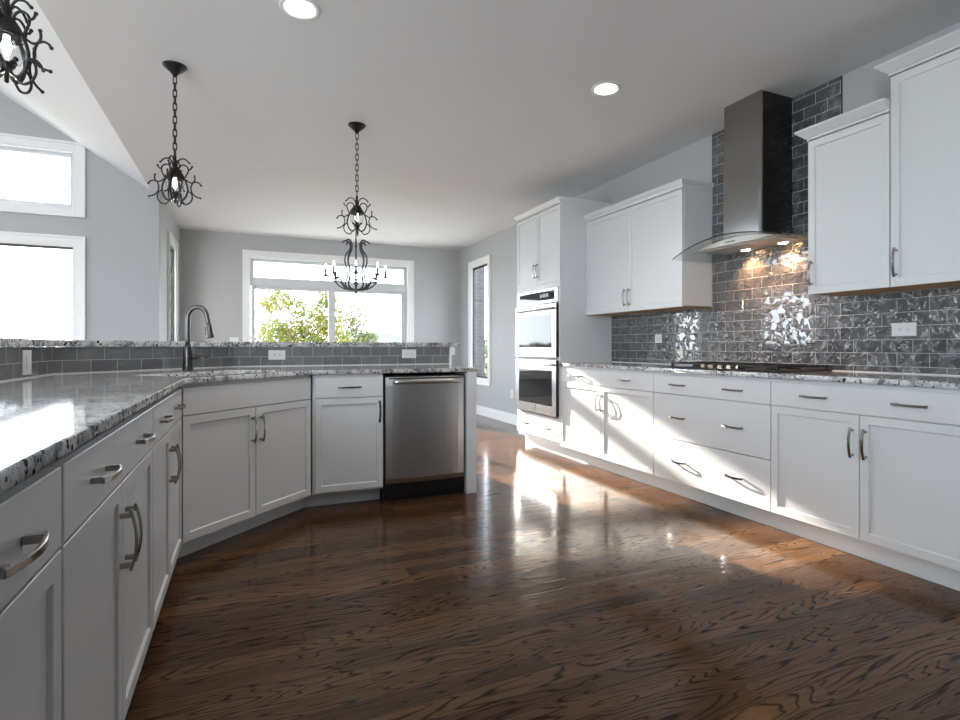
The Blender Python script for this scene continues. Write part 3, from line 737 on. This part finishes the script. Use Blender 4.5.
def make_pendant(label, loc, zc):
    """origin on the ceiling; zc = height of the lantern centre"""
    h = zc-loc[2]
    t = thing('pendant_light', label, 'pendant lamp', loc, radians(-14), 'black scrolled iron pendants over the bar')
    MB().lathe([(0, -.0005), (.066, -.0005), (.066, -.006), (.060, -.010), (.052, -.020), (.028, -.040), (.014, -.055), (.010, -.066), (0, -.068)], 28).build('ceiling_canopy', M['iron'], t, smooth=True)
    chain_mb(h+.165, -.066).build('chain', M['iron'], t, smooth=True)
    MB().lathe([(0, h+.172), (.008, h+.170), (.009, h+.13), (.016, h+.118), (.012, h+.10), (.020, h+.088), (.036, h+.066), (.047, h+.044), (.050, h+.030), (.047, h+.030), (.034, h+.060), (0, h+.075)], 24).build('shade_cap', M['iron'], t, smooth=True)
    MB().lathe([(.036, h+.052), (.044, h+.034), (.050, h+.006), (.047, h-.024), (.036, h-.046), (.022, h-.055)], 24).build('glass_globe', M['globe'], t, smooth=True)
    bb = MB().lathe([(0, h-.030), (.007, h-.024), (.012, h-.008), (.013, h+.004), (.010, h+.022), (.008, h+.036), (0, h+.038)], 16).build('bulb', M['bulb'], t, smooth=True)
    MB().lathe([(0, h+.066), (.012, h+.066), (.012, h+.038), (0, h+.038)], 12).build('bulb_socket', M['iron'], t)
    MB().lathe([(0, h-.118), (.006, h-.114), (.007, h-.085), (.013, h-.082), (.013, h-.074), (.024, h-.060), (.024, h-.054), (0, h-.054)], 14).build('bottom_finial', M['iron'], t, smooth=True)
    for k in range(4):
        a = 2*pi*k/4; m = MB()
        for j, s in enumerate(SCROLLS):
            pts = smooth_curve([(r, 0, z+h) for r, z in s], 5)
            pts = [Vector((p.x*.91, 0, p.z)) for p in pts]
            rad = .0058 if j in (1,) else .0043
            m.tube(pts, rad, 6)
            if j not in (2,): m.ball(tuple(pts[-1]), rad*1.5, 4)
        m.xf(Matrix.Rotation(a, 4, 'Z')); m.build('scroll_arm', M['iron'], t, smooth=True)
    return t
p0 = make_pendant('black scrolled iron pendant hanging left of the faucet, whole in view', (-.388, 3.751, ZC), 2.039)
def more(label, x, y):
    c = copy_tree(p0); c.location = (x, y, ZC); c['label'] = label; return c
c = more('black scrolled iron pendant in front of the chandelier', .767, 4.189)
c = more('largest black scrolled iron pendant, cut off by the top left corner', -.71, 2.26); c.rotation_euler.z = radians(-24)
for x, y in ((-.388, 3.751), (.767, 4.189), (-.71, 2.26)):
    lamp('pendant_glow', 'POINT', (x, y, 2.039-.085), (0, 0, -1), 1.5, (1, .9, .78), shadow_soft_size=.02)

# ------------------------------------------------------------------ chandelier in the dining nook
CHX, CHY = 1.233, 6.80
t = thing('chandelier', 'dark iron candle chandelier hanging in front of the big back window', 'chandelier', (CHX, CHY, ZC), radians(-10.3))
zb = 1.735-ZC
MB().lathe([(0, -.0005), (.065, -.0005), (.06, -.012), (.02, -.035), (0, -.04)], 24).build('ceiling_canopy', M['iron_hazed'], t, smooth=True)
chain_mb(zb+.80, -.038).build('chain', M['iron_hazed'], t, smooth=True)
MB().lathe([(0, zb+.81), (.007, zb+.80), (.007, zb+.58), (.016, zb+.575), (.018, zb+.56), (.008, zb+.55), (.007, zb+.40), (.026, zb+.37), (.010, zb+.34), (.008, zb+.28), (.03, zb+.25), (.012, zb+.22), (.008, zb+.14), (.03, zb+.11), (.014, zb+.08), (.012, zb+.035), (.03, zb+.03), (.02, zb+.012), (.012, zb+.0), (.016, zb-.012), (0, zb-.03)], 18).build('centre_stem', M['iron_hazed'], t, smooth=True)
for k in range(8):
    a = 2*pi*k/8; m = MB()
    strap = [(.012, zb+.03), (.085, zb+.045), (.125, zb+.10), (.100, zb+.20), (.110, zb+.29), (.132, zb+.38), (.118, zb+.46), (.078, zb+.52), (.068, zb+.575), (.095, zb+.620), (.135, zb+.625), (.165, zb+.600)]
    if True:
        m.tube(smooth_curve([(r, 0, z) for r, z in strap], 5), .0100, 6)
        m.xf(Matrix.Rotation(a, 4, 'Z')); m.build('frame_strap', M['iron_hazed'], t, smooth=True); m = MB()
    arm = [(.030, zb+.025), (.12, zb+.035), (.20, zb+.075), (.255, zb+.135), (.295, zb+.155), (.335, zb+.155), (.356, zb+.185)]
    m.tube(smooth_curve([(r, 0, z) for r, z in arm], 5), .0090, 6)
    m.tube(smooth_curve([(.12, 0, zb+.20), (.16, 0, zb+.185), (.215, 0, zb+.20), (.235, 0, zb+.235), (.21, 0, zb+.255)], 5), .004, 6)
    m.tube([(.09, 0, zb+.21), (.12, 0, zb+.20)], .004, 6)
    m.lathe([(0, zb+.183), (.018, zb+.186), (.036, zb+.196), (.038, zb+.201), (.018, zb+.197), (0, zb+.196)], 14, (.356, 0))
    m.xf(Matrix.Rotation(a, 4, 'Z')); ao = m.build('arm', M['iron_hazed'], t, smooth=True)
    X, Y = .356*cos(a), .356*sin(a)
    MB().lathe([(0, zb+.197), (.013, zb+.197), (.013, zb+.280), (0, zb+.280)], 10, (X, Y)).build('candle_sleeve', M['iron_hazed'], ao)
    MB().lathe([(0, zb+.2805), (.007, zb+.283), (.011, zb+.300), (.009, zb+.318), (.003, zb+.338), (0, zb+.345)], 10, (X, Y)).build('candle_bulb', M['bulb'], ao, smooth=True)

# ------------------------------------------------------------------ outside
ZG0 = -.6
o = MB().box(-300, 300, -300, 420, ZG0-.1, ZG0).build('ground', M['lawn']); struct(o)
def leaves(name, blobs, count, size, mat, parent, jit=1.0):
    vs, fs = [], []
    wts = [b[3]**2 for b in blobs]
    for i in range(count):
        b = random.choices(blobs, wts)[0]
        while True:
            p = Vector((random.uniform(-1, 1), random.uniform(-1, 1), random.uniform(-1, 1)))
            if .15 < p.length < 1: break
        c = Vector(b[:3])+Vector((p.x*b[3], p.y*b[3], p.z*b[3]*b[4]))
        u = Vector((random.gauss(0, 1), random.gauss(0, 1), random.gauss(0, 1))).normalized(); v = u.orthogonal().normalized(); w_ = u.cross(v)
        s = size*random.uniform(.6, 1.3); k = len(vs)
        vs += [c-v*s, c-w_*s*.5+u*s*.1, c+v*s, c+w_*s*.5-u*s*.1]; fs.append((k, k+1, k+2, k+3))
    me = bpy.data.meshes.new(name); me.from_pydata(vs, [], fs); return link(name, me, mat, parent)
def tree(label, x, y, blobs, trunk_h, count, size, mat, name='garden_tree', branches=9, spread=.8, top=3.0):
    t = thing(name, label, 'tree', (x, y, ZG0))
    m = MB(); m.tube(smooth_curve([(0, 0, 0), (.03, .02, trunk_h*.5), (0, 0, trunk_h)], 4), [.06]*4+[.05]*4+[.04], 8)
    for k in range(branches):
        a = 2*pi*k/branches+random.uniform(-.3, .3); s = spread*random.uniform(.6, 1.1); zt = trunk_h+(top-trunk_h)*random.uniform(.45, 1.05)
        z0_ = trunk_h*random.uniform(.5, 1)
        m.tube(smooth_curve([(0, 0, z0_), (s*.35*cos(a), s*.35*sin(a), z0_+(zt-z0_)*.5), (s*cos(a), s*sin(a), zt)], 4), [.025]*4+[.016]*4+[.007], 6)
    m.build('trunk', M['bark'], t, smooth=True)
    leaves('foliage', blobs, count, size, mat, t); return t
random.seed(11)
Bl = lambda lst: [(x, y, z, r, q) for x, y, z, r, q in lst]
tree('yellow-green garden tree filling the left pane of the back window', 1.62, 18.2,
     Bl([(-.8, 0, 2.0, .5, 1.0), (-.35, .2, 2.2, .5, .9), (.35, -.1, 2.35, .55, 1.1), (.75, .1, 2.7, .55, 1.2), (.0, 0, 1.7, .8, .8), (.95, 0, 1.9, .55, 1.0), (.75, 0, 3.3, .4, 1.0), (-.7, 0, 3.1, .45, 1.0), (-.15, 0, 2.9, .35, 1.0)]), 1.1, 9000, .05, M['leaf_y'], spread=1.0, top=3.3)
tree('thin-leaved sapling at the left side of the back window', .70, 22.5, Bl([(-.1, 0, 2.9, .5, 1.1), (.3, 0, 2.4, .5, 1.0), (.1, 0, 3.3, .4, .8), (-.35, 0, 2.2, .35, 1.0)]), 1.4, 1100, .055, M['leaf_y'], 'garden_sapling', 8, .5, 3.7)
tree('sparse green tree seen through the right pane of the back window', 3.75, 21.2, Bl([(-.25, 0, 2.5, .48, 1.2), (.2, 0, 2.9, .48, 1.2), (.1, 0, 2.0, .55, .8), (.6, 0, 2.0, .4, .6), (-.5, 0, 1.9, .35, .9)]), 1.2, 2600, .055, M['leaf_g'], spread=.6, top=3.2)
tree('round green shrub outside the narrow right window', 5.55, 12.2, Bl([(0, 0, 1.0, .85, 1.1), (.2, 0, 1.5, .55, 1.0)]), .5, 2600, .05, M['leaf_g'], 'garden_shrub', 6, .4, 1.6)
# neighbouring house far off
t = thing('distant_house', 'far-off house with a grey shingled roof above the bar ledge', 'house', (24.5, 112, ZG0))
MB().box(-5.6, 5.6, -4, 4, 0, 2.6).build('wall', M['siding'], t)
MB().loft([[(-6.2, -4.6, 2.6), (6.2, -4.6, 2.6), (6.2, 4.6, 2.6), (-6.2, 4.6, 2.6)], [(-1.8, -.3, 4.6), (3.2, -.3, 4.6), (3.2, .3, 4.6), (-1.8, .3, 4.6)]]).build('roof', M['roof'], t)
for k in range(3): MB().box(-4+k*3.2, -2.8+k*3.2, -4.03, -4.005, .9, 2.0).build('window', M['dark_frame'], t)
# low treeline on the horizon beyond the family room
random.seed(3)
t = leaves('distant_treeline', [(-100+i*2.6, 150+random.uniform(-6, 6), ZG0+1.4, random.uniform(1.4, 2.6), .8) for i in range(80)], 9000, .5, M['leaf_d'], None)
tag(t, 'low dark treeline on the horizon behind the windows', 'trees', kind='stuff')
# grey brick pier of the house, seen through the narrow window
o = MB().box(3.46, 4.02, 9.25, 9.85, ZG0, 3.2).build('brick_pillar', M['brick'])
tag(o, 'grey brick pillar of the house outside the narrow right window', 'pillar')
